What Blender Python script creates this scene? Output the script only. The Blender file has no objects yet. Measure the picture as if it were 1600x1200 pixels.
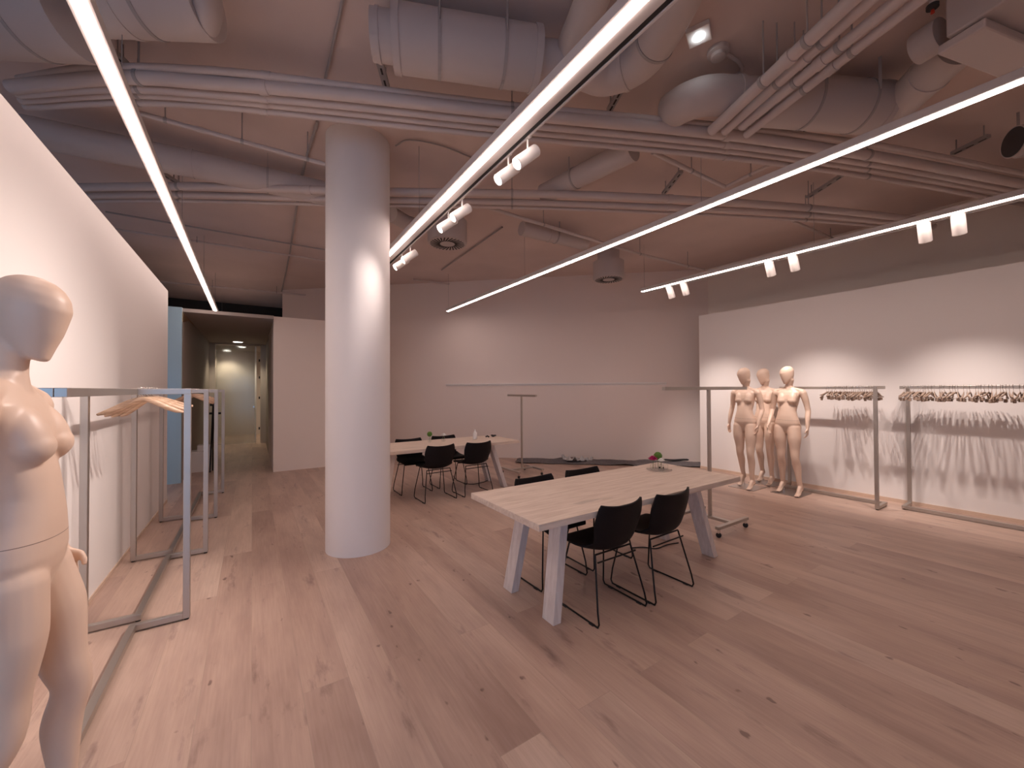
import bpy, bmesh, math, random
from mathutils import Vector, Matrix, Euler
random.seed(7)
PI = math.pi
S = bpy.context.scene
COL = S.collection

# ------------------------------------------------------------------ camera, world, exposure
CAM_H, FPX = 1.55, 620.0
PIT, ROL, YAW = math.radians(.74), math.radians(.3), math.radians(33.2)
fw = Vector((math.sin(YAW)*math.cos(PIT), math.cos(YAW)*math.cos(PIT), math.sin(PIT)))
rt0 = Vector((math.cos(YAW), -math.sin(YAW), 0)); up0 = rt0.cross(fw)
rt = rt0*math.cos(ROL) - up0*math.sin(ROL); up = up0*math.cos(ROL) + rt0*math.sin(ROL)
EYE = Vector((0, 0, CAM_H))
cam_data = bpy.data.cameras.new('camera'); cam = bpy.data.objects.new('camera', cam_data); COL.objects.link(cam)
cam_data.sensor_width = 36; cam_data.lens = 36*FPX/1600; cam_data.clip_start = .02; cam_data.clip_end = 200
Mx = Matrix((rt, up, -fw)).transposed().to_4x4(); Mx.translation = EYE
cam.matrix_world = Mx
S.camera = cam
w = bpy.data.worlds.new('world'); S.world = w; w.use_nodes = True
w.node_tree.nodes['Background'].inputs[0].default_value = (.33, .58, .95, 1)
w.node_tree.nodes['Background'].inputs[1].default_value = 2.2
S.view_settings.view_transform = 'Standard'; S.view_settings.look = 'None'
S.view_settings.gamma = 1; S.view_settings.use_curve_mapping = False
S.view_settings.exposure = 0.2
S.cycles.use_denoising = True
S.cycles.max_bounces = 10; S.cycles.diffuse_bounces = 6; S.cycles.sample_clamp_indirect = 6
S.cycles.caustics_reflective = False; S.cycles.caustics_refractive = False
STRIP_COL, STRIP_W = (1.0, .785, .71), 21.5
SPOT_COL, SPOT_W = (1.0, .835, .765), 95.0

def ray(x, y):
    return fw + rt*((x-800)/FPX) - up*((y-600)/FPX)
def at(x, y, z):
    """point of the place at height z seen at a picture position"""
    d = ray(x, y); return EYE + d*((z-CAM_H)/d.z)

# ------------------------------------------------------------------ materials
def mat(name, col, rough=.5, metal=0, emis=None, estr=0, bump=0, bscale=40, alpha=None, spec=.5, coat=0, trans=0, noise=0, nscale=6):
    m = bpy.data.materials.new(name); m.use_nodes = True
    nt = m.node_tree; b = nt.nodes['Principled BSDF']
    b.inputs['Base Color'].default_value = (*col, 1); b.inputs['Roughness'].default_value = rough
    b.inputs['Metallic'].default_value = metal; b.inputs['Specular IOR Level'].default_value = spec
    b.inputs['Coat Weight'].default_value = coat
    if trans: b.inputs['Transmission Weight'].default_value = trans
    if emis: b.inputs['Emission Color'].default_value = (*emis, 1); b.inputs['Emission Strength'].default_value = estr
    tc = nt.nodes.new('ShaderNodeTexCoord')
    if bump:
        n = nt.nodes.new('ShaderNodeTexNoise'); n.inputs['Scale'].default_value = bscale; n.inputs['Detail'].default_value = 4
        nt.links.new(tc.outputs['Object'], n.inputs['Vector'])
        bp = nt.nodes.new('ShaderNodeBump'); bp.inputs['Strength'].default_value = bump; bp.inputs['Distance'].default_value = .004
        nt.links.new(n.outputs['Fac'], bp.inputs['Height']); nt.links.new(bp.outputs['Normal'], b.inputs['Normal'])
    if noise:
        n2 = nt.nodes.new('ShaderNodeTexNoise'); n2.inputs['Scale'].default_value = nscale; n2.inputs['Detail'].default_value = 5
        nt.links.new(tc.outputs['Object'], n2.inputs['Vector'])
        r = nt.nodes.new('ShaderNodeValToRGB')
        r.color_ramp.elements[0].position = .3; r.color_ramp.elements[1].position = .7
        r.color_ramp.elements[0].color = (*[c*(1-noise) for c in col], 1)
        r.color_ramp.elements[1].color = (*[min(1, c*(1+noise*.5)) for c in col], 1)
        nt.links.new(n2.outputs['Fac'], r.inputs['Fac']); nt.links.new(r.outputs['Color'], b.inputs['Base Color'])
    return m

def wood_mat(name, c_lo, c_hi, axis='X', rough=.5, knots=.5, scale=1.0):
    """straight-grained wood, grain along the given object axis"""
    m = bpy.data.materials.new(name); m.use_nodes = True; nt = m.node_tree; b = nt.nodes['Principled BSDF']
    tc = nt.nodes.new('ShaderNodeTexCoord'); mp = nt.nodes.new('ShaderNodeMapping')
    sc = {'X': (1.2, 14, 14), 'Y': (14, 1.2, 14), 'Z': (14, 14, 1.2)}[axis]
    mp.inputs['Scale'].default_value = tuple(s*scale for s in sc)
    nt.links.new(tc.outputs['Object'], mp.inputs['Vector'])
    n = nt.nodes.new('ShaderNodeTexNoise'); n.inputs['Scale'].default_value = 2.5; n.inputs['Detail'].default_value = 8; n.inputs['Roughness'].default_value = .62
    nt.links.new(mp.outputs['Vector'], n.inputs['Vector'])
    r = nt.nodes.new('ShaderNodeValToRGB'); r.color_ramp.elements[0].position = .3; r.color_ramp.elements[1].position = .68
    r.color_ramp.elements[0].color = (*c_lo, 1); r.color_ramp.elements[1].color = (*c_hi, 1)
    nt.links.new(n.outputs['Fac'], r.inputs['Fac'])
    out = r.outputs['Color']
    if knots:
        mp2 = nt.nodes.new('ShaderNodeMapping')
        mp2.inputs['Scale'].default_value = {'X': (1.3, 4, 4), 'Y': (4, 1.3, 4), 'Z': (4, 4, 1.3)}[axis]
        nt.links.new(tc.outputs['Object'], mp2.inputs['Vector'])
        n3 = nt.nodes.new('ShaderNodeTexNoise'); n3.inputs['Scale'].default_value = 2.2; n3.inputs['Detail'].default_value = 3
        nt.links.new(mp2.outputs['Vector'], n3.inputs['Vector'])
        r3 = nt.nodes.new('ShaderNodeValToRGB'); r3.color_ramp.elements[0].position = .66; r3.color_ramp.elements[1].position = .78
        r3.color_ramp.elements[0].color = (0, 0, 0, 1); r3.color_ramp.elements[1].color = (knots, knots, knots, 1)
        nt.links.new(n3.outputs['Fac'], r3.inputs['Fac'])
        mx = nt.nodes.new('ShaderNodeMix'); mx.data_type = 'RGBA'
        nt.links.new(r3.outputs['Color'], mx.inputs['Factor']); nt.links.new(out, mx.inputs['A'])
        mx.inputs['B'].default_value = (*[c*.35 for c in c_lo], 1)
        out = mx.outputs['Result']
    nt.links.new(out, b.inputs['Base Color']); b.inputs['Roughness'].default_value = rough
    bp = nt.nodes.new('ShaderNodeBump'); bp.inputs['Strength'].default_value = .08; bp.inputs['Distance'].default_value = .003
    nt.links.new(n.outputs['Fac'], bp.inputs['Height']); nt.links.new(bp.outputs['Normal'], b.inputs['Normal'])
    return m

def floor_mat():
    m = bpy.data.materials.new('oak_floorboards'); m.use_nodes = True; nt = m.node_tree; b = nt.nodes['Principled BSDF']
    N, L = nt.nodes.new, nt.links.new
    tc = N('ShaderNodeTexCoord')
    sep = N('ShaderNodeSeparateXYZ'); L(tc.outputs['Object'], sep.inputs[0])
    cmb = N('ShaderNodeCombineXYZ'); L(sep.outputs['Y'], cmb.inputs['X']); L(sep.outputs['X'], cmb.inputs['Y'])
    br = N('ShaderNodeTexBrick'); L(cmb.outputs[0], br.inputs['Vector'])
    br.offset = .37; br.offset_frequency = 2; br.squash = 1
    br.inputs['Scale'].default_value = 1; br.inputs['Brick Width'].default_value = 2.3; br.inputs['Row Height'].default_value = .22
    br.inputs['Mortar Size'].default_value = .0012; br.inputs['Mortar Smooth'].default_value = .1; br.inputs['Bias'].default_value = 0
    br.inputs['Color1'].default_value = (0, 0, 0, 1); br.inputs['Color2'].default_value = (1, 1, 1, 1); br.inputs['Mortar'].default_value = (.5, .5, .5, 1)
    # per-plank tone
    r = N('ShaderNodeValToRGB'); e = r.color_ramp.elements
    e[0].color = (.455, .320, .262, 1); e[1].color = (.57, .43, .355, 1); e[0].position = .0; e[1].position = 1
    x = r.color_ramp.elements.new(.5); x.color = (.515, .37, .30, 1)
    L(br.outputs['Color'], r.inputs['Fac'])
    # plank-shifted coordinates so grain differs from board to board
    ad = N('ShaderNodeVectorMath'); ad.operation = 'MULTIPLY_ADD'
    L(br.outputs['Color'], ad.inputs[0]); ad.inputs[1].default_value = (7.3, 13.7, 3.1); L(cmb.outputs[0], ad.inputs[2])
    def noise(scale, sc, det, lo, hi, c0, c1, rough=.6):
        mp = N('ShaderNodeMapping'); mp.inputs['Scale'].default_value = sc; L(ad.outputs[0], mp.inputs['Vector'])
        n = N('ShaderNodeTexNoise'); n.inputs['Scale'].default_value = scale; n.inputs['Detail'].default_value = det; n.inputs['Roughness'].default_value = rough
        L(mp.outputs[0], n.inputs['Vector'])
        rr = N('ShaderNodeValToRGB'); rr.color_ramp.elements[0].position = lo; rr.color_ramp.elements[1].position = hi
        rr.color_ramp.elements[0].color = (*c0, 1); rr.color_ramp.elements[1].color = (*c1, 1)
        L(n.outputs['Fac'], rr.inputs['Fac']); return n, rr
    def mul(a, bb, f=1.0):
        mx = N('ShaderNodeMix'); mx.data_type = 'RGBA'; mx.blend_type = 'MULTIPLY'; mx.inputs['Factor'].default_value = f
        L(a, mx.inputs['A']); L(bb, mx.inputs['B']); return mx.outputs['Result']
    n1, g1 = noise(3, (1.2, 26, 1), 8, .3, .7, (.90, .88, .86), (1.03, 1.03, 1.03))
    n2, g2 = noise(1.1, (.8, 3.5, 1), 4, .32, .62, (.78, .74, .745), (1.06, 1.06, 1.05))
    n3, g3 = noise(1.9, (1.1, 4.6, 1), 6, .60, .74, (1, 1, 1), (.50, .45, .48), .62)   # smoky knots and cracks
    n4, g4 = noise(6.5, (1.3, 2.4, 1), 2, .725, .77, (1, 1, 1), (.42, .37, .38), .4)
    c = mul(r.outputs['Color'], g1.outputs['Color']); c = mul(c, g2.outputs['Color']); c = mul(c, g3.outputs['Color'], .85); c = mul(c, g4.outputs['Color'], .9)
    mo = N('ShaderNodeMix'); mo.data_type = 'RGBA'; L(br.outputs['Fac'], mo.inputs['Factor']); L(c, mo.inputs['A']); mo.inputs['B'].default_value = (.38, .28, .22, 1)
    L(mo.outputs['Result'], b.inputs['Base Color'])
    b.inputs['Roughness'].default_value = .38; b.inputs['Specular IOR Level'].default_value = .45
    bp = N('ShaderNodeBump'); bp.inputs['Strength'].default_value = .1; bp.inputs['Distance'].default_value = .002
    L(n1.outputs['Fac'], bp.inputs['Height']); L(bp.outputs['Normal'], b.inputs['Normal'])
    return m

def mannequin_mat():
    m = bpy.data.materials.new('mannequin_skin'); m.use_nodes = True; nt = m.node_tree; b = nt.nodes['Principled BSDF']
    N, L = nt.nodes.new, nt.links.new
    b.inputs['Base Color'].default_value = (.70, .525, .415, 1); b.inputs['Roughness'].default_value = .42
    tc = N('ShaderNodeTexCoord'); sp = N('ShaderNodeSeparateXYZ'); L(tc.outputs['Object'], sp.inputs[0])
    # thin joint line round the hips
    a = N('ShaderNodeMath'); a.operation = 'MULTIPLY'; a.inputs[1].default_value = .03; L(sp.outputs['X'], a.inputs[0])
    s = N('ShaderNodeMath'); s.operation = 'ADD'; L(sp.outputs['Z'], s.inputs[0]); L(a.outputs[0], s.inputs[1])
    c = N('ShaderNodeMath'); c.operation = 'COMPARE'; c.inputs[1].default_value = 1.070; c.inputs[2].default_value = .0011; L(s.outputs[0], c.inputs[0])
    ab = N('ShaderNodeMath'); ab.operation = 'ABSOLUTE'; L(sp.outputs['X'], ab.inputs[0])
    lt = N('ShaderNodeMath'); lt.operation = 'LESS_THAN'; lt.inputs[1].default_value = .165; L(ab.outputs[0], lt.inputs[0])
    mu = N('ShaderNodeMath'); mu.operation = 'MULTIPLY'; L(c.outputs[0], mu.inputs[0]); L(lt.outputs[0], mu.inputs[1])
    mx = N('ShaderNodeMix'); mx.data_type = 'RGBA'; L(mu.outputs[0], mx.inputs['Factor'])
    mx.inputs['A'].default_value = (.70, .525, .415, 1); mx.inputs['B'].default_value = (.25, .17, .13, 1)
    L(mx.outputs['Result'], b.inputs['Base Color'])
    return m

def thin_glass(name):
    m = bpy.data.materials.new(name); m.use_nodes = True; nt = m.node_tree; nt.nodes.clear()
    o = nt.nodes.new('ShaderNodeOutputMaterial'); t = nt.nodes.new('ShaderNodeBsdfTransparent'); g = nt.nodes.new('ShaderNodeBsdfGlossy'); g.inputs['Roughness'].default_value = .03
    t.inputs['Color'].default_value = (.98, .985, .985, 1)
    f = nt.nodes.new('ShaderNodeLayerWeight'); f.inputs['Blend'].default_value = .10; mx = nt.nodes.new('ShaderNodeMixShader')
    mt_ = nt.nodes.new('ShaderNodeMath'); mt_.operation = 'MULTIPLY'; mt_.inputs[1].default_value = .4; nt.links.new(f.outputs['Fresnel'], mt_.inputs[0]); nt.links.new(mt_.outputs[0], mx.inputs[0]); nt.links.new(t.outputs[0], mx.inputs[1]); nt.links.new(g.outputs[0], mx.inputs[2]); nt.links.new(mx.outputs[0], o.inputs[0]); return m
M = dict(
    wall=mat('wall_paint', (.80, .765, .745), .9, bump=.05, bscale=60),
    skirt=mat('skirting_oak', (.62, .47, .37), .5),
    part=mat('partition_paint', (.86, .76, .69), .9, bump=.05, bscale=60),
    wall_grey=mat('upper_wall_paint', (.78, .72, .66), .9, bump=.05, bscale=60),
    back=mat('back_wall_paint', (.80, .71, .665), .9, bump=.05, bscale=60),
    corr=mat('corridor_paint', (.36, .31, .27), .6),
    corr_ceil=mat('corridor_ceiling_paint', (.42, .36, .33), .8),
    ceiling=mat('ceiling_concrete_paint', (.665, .555, .52), .9, bump=.15, bscale=7, noise=.08, nscale=1.2),
    col=mat('column_paint', (.80, .765, .75), .75, bump=.04, bscale=50),
    pipe=mat('painted_pipe', (.60, .53, .51), .5),
    duct=mat('painted_duct', (.54, .485, .47), .6, bump=.05, bscale=20),
    ductdark=mat('duct_inside', (.06, .055, .055), .8),
    strut=mat('painted_strut', (.38, .35, .345), .6),
    dark=mat('dark_slot_void', (.03, .028, .028), .7),
    lightbody=mat('light_housing', (.66, .62, .60), .5),
    diff=mat('led_diffuser', (1, 1, 1), .5, emis=STRIP_COL, estr=STRIP_W),
    spotbody=mat('spot_white', (.86, .83, .80), .45),
    spotlens=mat('spot_lens', (1, 1, 1), .5, emis=(1, .9, .84), estr=9),
    down=mat('downlight_lens', (1, 1, 1), .5, emis=(1, .93, .85), estr=7),
    emerg=mat('emergency_lens', (1, 1, 1), .5, emis=(.93, .97, 1), estr=25),
    steel=mat('brushed_steel', (.52, .485, .45), .42, metal=1, bump=.03, bscale=200),
    chrome=mat('chrome', (.75, .73, .71), .15, metal=1),
    leather=mat('black_leather', (.008, .006, .007), .55, bump=.25, bscale=220, spec=.22),
    rod=mat('black_rod', (.02, .017, .017), .4, metal=.6),
    rubber=mat('black_rubber', (.015, .015, .017), .7),
    hang=wood_mat('hanger_wood', (.52, .33, .21), (.80, .59, .43), 'X', .35, 0, 2),
    hangdark=wood_mat('hanger_wood_dark', (.30, .21, .155), (.50, .38, .30), 'X', .45, 0, 2),
    table=wood_mat('limed_oak', (.60, .47, .38), (.80, .68, .58), 'X', .5, .35),
    tableleg=wood_mat('limed_oak_leg', (.62, .54, .50), (.78, .71, .67), 'Z', .5, .3),
    plate=mat('steel_plate', (.42, .36, .33), .3, metal=.8),
    cloth=mat('grey_felt', (.15, .135, .14), .95, bump=.5, bscale=60, noise=.3, nscale=30),
    plastic=mat('clear_plastic_sheet', (.85, .85, .86), .2, trans=.5),
    glass=thin_glass('clear_glass'),
    frosted=mat('door_glass', (.75, .78, .74), .12, trans=.85),
    pink=mat('pink_petals', (.42, .01, .11), .6), white=mat('white_petals', (.85, .84, .80), .6),
    green=mat('green_moss', (.10, .20, .03), .8, bump=.6, bscale=120), stem=mat('green_stem', (.12, .2, .05), .6),
    whiteplastic=mat('white_plastic', (.82, .80, .78), .4), daylit_blue=mat('daylight_blue_wall', (.42, .60, .70), .25),
    gold_reflection=mat('golden_lit_reflection', (.80, .60, .36), .25, metal=.9), frame=mat('door_frame_paint', (.55, .49, .45), .5),
    mann=mannequin_mat(), floor=floor_mat(), red=mat('red_glass', (.6, .06, .03), .3),
    winframe=mat('window_frame_dark', (.08, .08, .085), .4), box=mat('white_board', (.72, .68, .66), .6),
)

# ------------------------------------------------------------------ mesh helpers
class MB:
    def __init__(s): s.bm = bmesh.new()
    def box(s, lo, hi, rot=None, bev=0):
        lo, hi = Vector(lo), Vector(hi); c = (lo+hi)/2; d = hi-lo
        r = bmesh.ops.create_cube(s.bm, size=1); vs = r['verts']
        for v in vs: v.co = Vector((v.co.x*d.x, v.co.y*d.y, v.co.z*d.z))
        if bev:
            es = list({e for v in vs for e in v.link_edges})
            q = bmesh.ops.bevel(s.bm, geom=es, offset=bev, segments=2, affect='EDGES', profile=.7)
            vs = list({v for f in q['faces'] for v in f.verts} | {v for v in vs if v.is_valid})
        mt = Matrix.Translation(c) @ (rot.to_4x4() if rot is not None else Matrix.Identity(4))
        bmesh.ops.transform(s.bm, matrix=mt, verts=vs); return s
    def hexa(s, p):          # 8 points: bottom 4 ccw, top 4 ccw
        v = [s.bm.verts.new(q) for q in p]
        for f in ((3, 2, 1, 0), (4, 5, 6, 7), (0, 1, 5, 4), (1, 2, 6, 5), (2, 3, 7, 6), (3, 0, 4, 7)): s.bm.faces.new([v[i] for i in f])
        return s
    def beam(s, a, b, wx, wy, upv=(0, 0, 1)):    # rectangular bar from a to b
        a, b = Vector(a), Vector(b); d = (b-a).normalized(); u = Vector(upv)
        if abs(d.dot(u)) > .98: u = Vector((0, 1, 0))
        x = d.cross(u).normalized(); y = x.cross(d).normalized()
        o = [(-1, -1), (1, -1), (1, 1), (-1, 1)]
        return s.hexa([a+x*i*wx/2+y*j*wy/2 for i, j in o] + [b+x*i*wx/2+y*j*wy/2 for i, j in o])
    def tube(s, pts, r, seg=12, cap=True, r2=None, upv=None):
        """sweep; r = radius or list; r2 = second radius list for an elliptic section (along the up hint)"""
        pts = [Vector(p) for p in pts]; n = len(pts)
        R = r if isinstance(r, (list, tuple)) else [r]*n
        R2 = R if r2 is None else (r2 if isinstance(r2, (list, tuple)) else [r2]*n)
        u = Vector(upv) if upv is not None else None; rings = []
        for i in range(n):
            t = (pts[min(i+1, n-1)] - pts[max(i-1, 0)]).normalized()
            if u is None:
                u = Vector((0, 0, 1)) if abs(t.z) < .9 else Vector((0, 1, 0))
            x = t.cross(u)
            if x.length < 1e-4: x = t.cross(Vector((1, 0, 0)))
            x.normalize(); y = x.cross(t).normalized(); 
            if upv is None: u = y
            rings.append([s.bm.verts.new(pts[i] + x*math.cos(2*PI*k/seg)*R[i] + y*math.sin(2*PI*k/seg)*R2[i]) for k in range(seg)])
        for i in range(n-1):
            for k in range(seg):
                k2 = (k+1) % seg; s.bm.faces.new((rings[i][k], rings[i][k2], rings[i+1][k2], rings[i+1][k]))
        if cap: s.bm.faces.new(rings[0][::-1]); s.bm.faces.new(rings[-1])
        return s
    def lathe(s, prof, c=(0, 0, 0), seg=32, axis=None):
        c = Vector(c); rings = []
        q = Matrix.Identity(3) if axis is None else Vector((0, 0, 1)).rotation_difference(Vector(axis)).to_matrix()
        for r, z in prof:
            rings.append([s.bm.verts.new(c + q @ Vector((r*math.cos(2*PI*k/seg), r*math.sin(2*PI*k/seg), z))) for k in range(seg)])
        for a, b in zip(rings, rings[1:]):
            for k in range(seg):
                k2 = (k+1) % seg; s.bm.faces.new((a[k], a[k2], b[k2], b[k]))
        s.bm.faces.new(rings[0][::-1]); s.bm.faces.new(rings[-1]); return s
    def ell(s, c, r, rot=None, u=20, v=14):
        q = bmesh.ops.create_uvsphere(s.bm, u_segments=u, v_segments=v, radius=1)
        mt = Matrix.Translation(Vector(c)) @ (rot.to_4x4() if rot is not None else Matrix.Identity(4)) @ Matrix.Diagonal((*r, 1))
        bmesh.ops.transform(s.bm, matrix=mt, verts=q['verts']); return s
    def prism(s, poly, z0, z1):
        a = [s.bm.verts.new((x, y, z0)) for x, y in poly]; b = [s.bm.verts.new((x, y, z1)) for x, y in poly]; n = len(poly)
        s.bm.faces.new(a[::-1]); s.bm.faces.new(b)
        for i in range(n): s.bm.faces.new((a[i], a[(i+1) % n], b[(i+1) % n], b[i]))
        return s
    def build(s, name, m, parent=None, smooth=False, bevel=0, loc=None):
        bmesh.ops.recalc_face_normals(s.bm, faces=s.bm.faces)
        me = bpy.data.meshes.new(name); s.bm.to_mesh(me); s.bm.free()
        me.materials.append(m)
        o = bpy.data.objects.new(name, me); COL.objects.link(o)
        if smooth:
            for p in me.polygons: p.use_smooth = True
            if smooth == 'auto':
                ang = math.radians(40)
                me.set_sharp_from_angle(angle=ang)
        if parent is not None: o.parent = parent
        if loc is not None: o.location = loc
        if bevel:
            b = o.modifiers.new('bevel', 'BEVEL'); b.width = bevel; b.segments = 2; b.limit_method = 'ANGLE'
        return o

def tag(o, label, cat, group=None):
    o['label'] = label; o['category'] = cat
    if group: o['group'] = group
    return o
def struct(o): o['kind'] = 'structure'; return o
def thing(name, label, cat, loc=(0, 0, 0), rz=0, group=None):
    o = bpy.data.objects.new(name, None); o.empty_display_size = .1; COL.objects.link(o)
    o.location = loc; o.rotation_euler = (0, 0, rz); return tag(o, label, cat, group)
def dup(root, loc, rz=None, label=None, group=None):
    r = root.copy(); COL.objects.link(r); r.location = loc
    if rz is not None: r.rotation_euler = (0, 0, rz) if not isinstance(rz, tuple) else rz
    if label: r['label'] = label
    if group: r['group'] = group
    for ch in list(root.children):
        c = ch.copy(); COL.objects.link(c); c.parent = r
        for g in list(ch.children):
            d = g.copy(); COL.objects.link(d); d.parent = c
    return r
def smoothpath(pts, n=8):
    pts = [Vector(p) for p in pts]; P = [pts[0]*2-pts[1]] + pts + [pts[-1]*2-pts[-2]]; out = []
    for i in range(1, len(P)-2):
        for k in range(n):
            t = k/n; a, b, c, d = P[i-1:i+3]
            out.append(.5*((2*b)+(c-a)*t+(2*a-5*b+4*c-d)*t*t+(3*b-a-3*c+d)*t**3))
    out.append(pts[-1]); return out

# ------------------------------------------------------------------ the setting
CEIL = 4.05; HW = 2.96; UL = -1.0; UR = 7.28; HWZ = 2.96
V0 = -4.0
struct(MB().prism([(-4, V0), (8.2, V0), (8.2, 19), (-4, 19)], -.12, 0).build('floor', M['floor']))
struct(MB().prism([(-4, V0), (8.2, V0), (8.2, 19), (-4, 19)], CEIL, CEIL+.15).build('ceiling', M['ceiling']))
struct(MB().box((UL-.14, 2.3, 0), (UL, 7.33, HWZ)).build('wall_left', M['wall']))
struct(MB().box((UR, V0+.001, 0), (UR+.14, 4.46, HWZ)).build('wall_right', M['wall']))
struct(MB().box((8.0, V0, 0), (8.15, 6.5, CEIL)).build('wall_east', M['wall_grey']))
# oblique back wall
A = Vector((4.625, 7.746, 0)); B = Vector((7.838, 4.838, 0)); D = (B-A).normalized(); Nn = Vector((-D.y, D.x, 0))
if Nn.y < 0: Nn = -Nn
P0 = A - D*((A.x-.62)/D.x); P1 = A + D*((8.0-A.x)/D.x)
pl = [P0, P1, P1+Nn*.15, P0+Nn*.15]
struct(MB().prism([(p.x, p.y) for p in pl], 0, CEIL).build('wall_back', M['back']))
# box-like low partition at the mouth of the corridor
struct(MB().prism([(.335, 8.8), (2.35, 8.8), (2.35, 9.55), (.335, 11.5)], 0, HWZ).build('wall_partition', M['part']))
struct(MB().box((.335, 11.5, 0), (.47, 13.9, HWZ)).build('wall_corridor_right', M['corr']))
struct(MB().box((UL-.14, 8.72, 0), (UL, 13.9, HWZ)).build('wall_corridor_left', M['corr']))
struct(MB().box((UL-.75, 8.64, 0), (UL, 8.72, HWZ)).build('trim_1', M['daylit_blue']))  # wall end; the bluish daylight falling on it is put into its colour
struct(MB().box((-4, 8.72, 0), (UL-.14, 8.86, HWZ)).build('wall_side_passage', M['wall']))
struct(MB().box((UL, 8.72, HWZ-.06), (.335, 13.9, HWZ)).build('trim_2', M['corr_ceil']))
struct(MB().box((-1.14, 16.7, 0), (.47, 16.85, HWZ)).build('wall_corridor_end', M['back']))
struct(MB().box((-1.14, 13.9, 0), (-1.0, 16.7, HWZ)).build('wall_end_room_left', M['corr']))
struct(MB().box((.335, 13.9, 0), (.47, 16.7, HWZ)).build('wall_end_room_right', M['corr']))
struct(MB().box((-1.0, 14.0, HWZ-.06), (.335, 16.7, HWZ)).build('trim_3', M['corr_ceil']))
# unlit void above the corridor, its darkness put into near-black walls
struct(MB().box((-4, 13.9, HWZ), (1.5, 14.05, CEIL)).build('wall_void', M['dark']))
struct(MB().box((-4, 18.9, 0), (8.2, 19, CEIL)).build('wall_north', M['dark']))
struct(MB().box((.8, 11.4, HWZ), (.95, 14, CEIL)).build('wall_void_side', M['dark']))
# outer left wall with two daylight windows, and the wall behind the camera
def holed(name, axis, c, t, a0, a1, holes, m):
    mb = MB(); cur = a0
    def bx(p0, p1, z0, z1):
        if p1 <= p0: return
        if axis == 'x': mb.box((c, p0, z0), (c+t, p1, z1))
        else: mb.box((p0, c, z0), (p1, c+t, z1))
    for h0, h1, z0, z1 in holes:
        bx(cur, h0, 0, CEIL); bx(h0, h1, 0, z0) if z0 > 0 else None; bx(h0, h1, z1, CEIL); cur = h1
    bx(cur, a1, 0, CEIL); return struct(mb.build(name, m))
holed('wall_west', 'x', -4.12, .12, -1.42, 19, [(7.2, 8.4, .4, 1.5)], M['wall'])
holed('wall_south', 'y', V0-.12, .12, .25, 8.15, [], M['wall']); holed('wall_entrance', 'x', .13, .12, V0, -1.42, [], M['wall'])
def window(name, axis, c, a0, a1, z0, z1):
    mb = MB(); n = 3
    def bar(p0, q0, p1, q1):
        if axis == 'x': mb.box((c-.03, p0, q0), (c+.03, p1, q1))
        else: mb.box((p0, c-.03, q0), (p1, c+.03, q1))
    for i in range(n+1):
        p = a0+(a1-a0)*i/n; bar(max(a0, p-.03), z0, min(a1, p+.03), z1)
    bar(a0, z0, a1, z0+.06); bar(a0, z1-.06, a1, z1)
    return struct(mb.build(name, M['winframe']))
window('window_2', 'x', -4.06, 7.2, 8.4, .4, 1.5)
holed('wall_shopfront', 'y', -1.42, .12, -4, .25, [(-3.7, .05, .05, 2.5)], M['wall']); window('window_1', 'y', -1.36, -3.7, .05, .05, 2.5)
struct(MB().lathe([(.302, 0), (.302, CEIL)], (.89, 4.17, 0), 72).build('column', M['col'], smooth='auto'))
# thin skirting lines
struct(MB().box((UL, 2.3, 0), (UL+.008, 7.33, .03)).build('baseboard_left', M['skirt']))
struct(MB().box((UR-.010, V0+.01, 0), (UR, 4.46, .045)).build('baseboard_right', M['skirt']))
# glazed corridor door frame
fr = MB(); fr.box((-1.0, 13.86, 0), (-.88, 13.96, HWZ-.06)); fr.box((.20, 13.86, 0), (.335, 13.96, HWZ-.06)); fr.box((-.88, 13.86, 2.86), (.20, 13.96, HWZ-.06))
fr = struct(fr.build('door_1', M['frame']))
d2 = struct(MB().box((-.86, 13.89, .02), (.06, 13.92, 2.84)).build('door_2', M['frosted']))
MB().box((.06, 13.87, .02), (.10, 13.94, 2.84)).build('door_stile', M['whiteplastic'], d2)
MB().box((.02, 13.83, 1.05), (.05, 13.885, 1.09)).build('door_handle', M['chrome'], d2)
for z in (.4, 1.3, 1.9, 2.4):
    MB().box((.155, 13.85, z), (.19, 13.93, z+.07)).build('hinge', M['dark'], d2)
struct(MB().hexa([(UL+.002, 8.73, 2.72), (UL+.006, 8.73, 2.72), (UL+.006, 9.5, 2.86), (UL+.002, 9.5, 2.86), (UL+.002, 8.73, 2.89), (UL+.006, 8.73, 2.89), (UL+.006, 10.6, 2.89), (UL+.002, 10.6, 2.89)]).build('reflection_panel', M['gold_reflection']))  # golden panel added to imitate a lit reflection at the wall top

def downlight(x, y, z, r, label):
    t = thing('downlight', label, 'ceiling light', (x, y, z), 0, 'corridor downlights')
    MB().lathe([(r*1.25, 0), (r*1.25, -.012), (r, -.014), (r, 0)], seg=32).build('rim', M['whiteplastic'], t)
    MB().lathe([(r*.98, -.002), (r*.98, -.016)], seg=32).build('lens', M['down'], t)
    l = bpy.data.lights.new('downlight_glow', 'SPOT'); l.energy = 60; l.color = (1, .84, .62); l.spot_size = 2.0; l.spot_blend = .6; l.shadow_soft_size = .05
    lo = bpy.data.objects.new('downlight_glow', l); COL.objects.link(lo); lo.parent = t; lo.location = (0, 0, -.03)
downlight(-.72, 16.3, HWZ-.06, .09, 'recessed corridor downlight, furthest and lowest of the three')
downlight(-.27, 14.75, HWZ-.06, .09, 'recessed downlight just beyond the corridor door frame')
downlight(-.34, 13.3, HWZ-.06, .11, 'flat round downlight in the corridor ceiling before the door')

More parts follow.
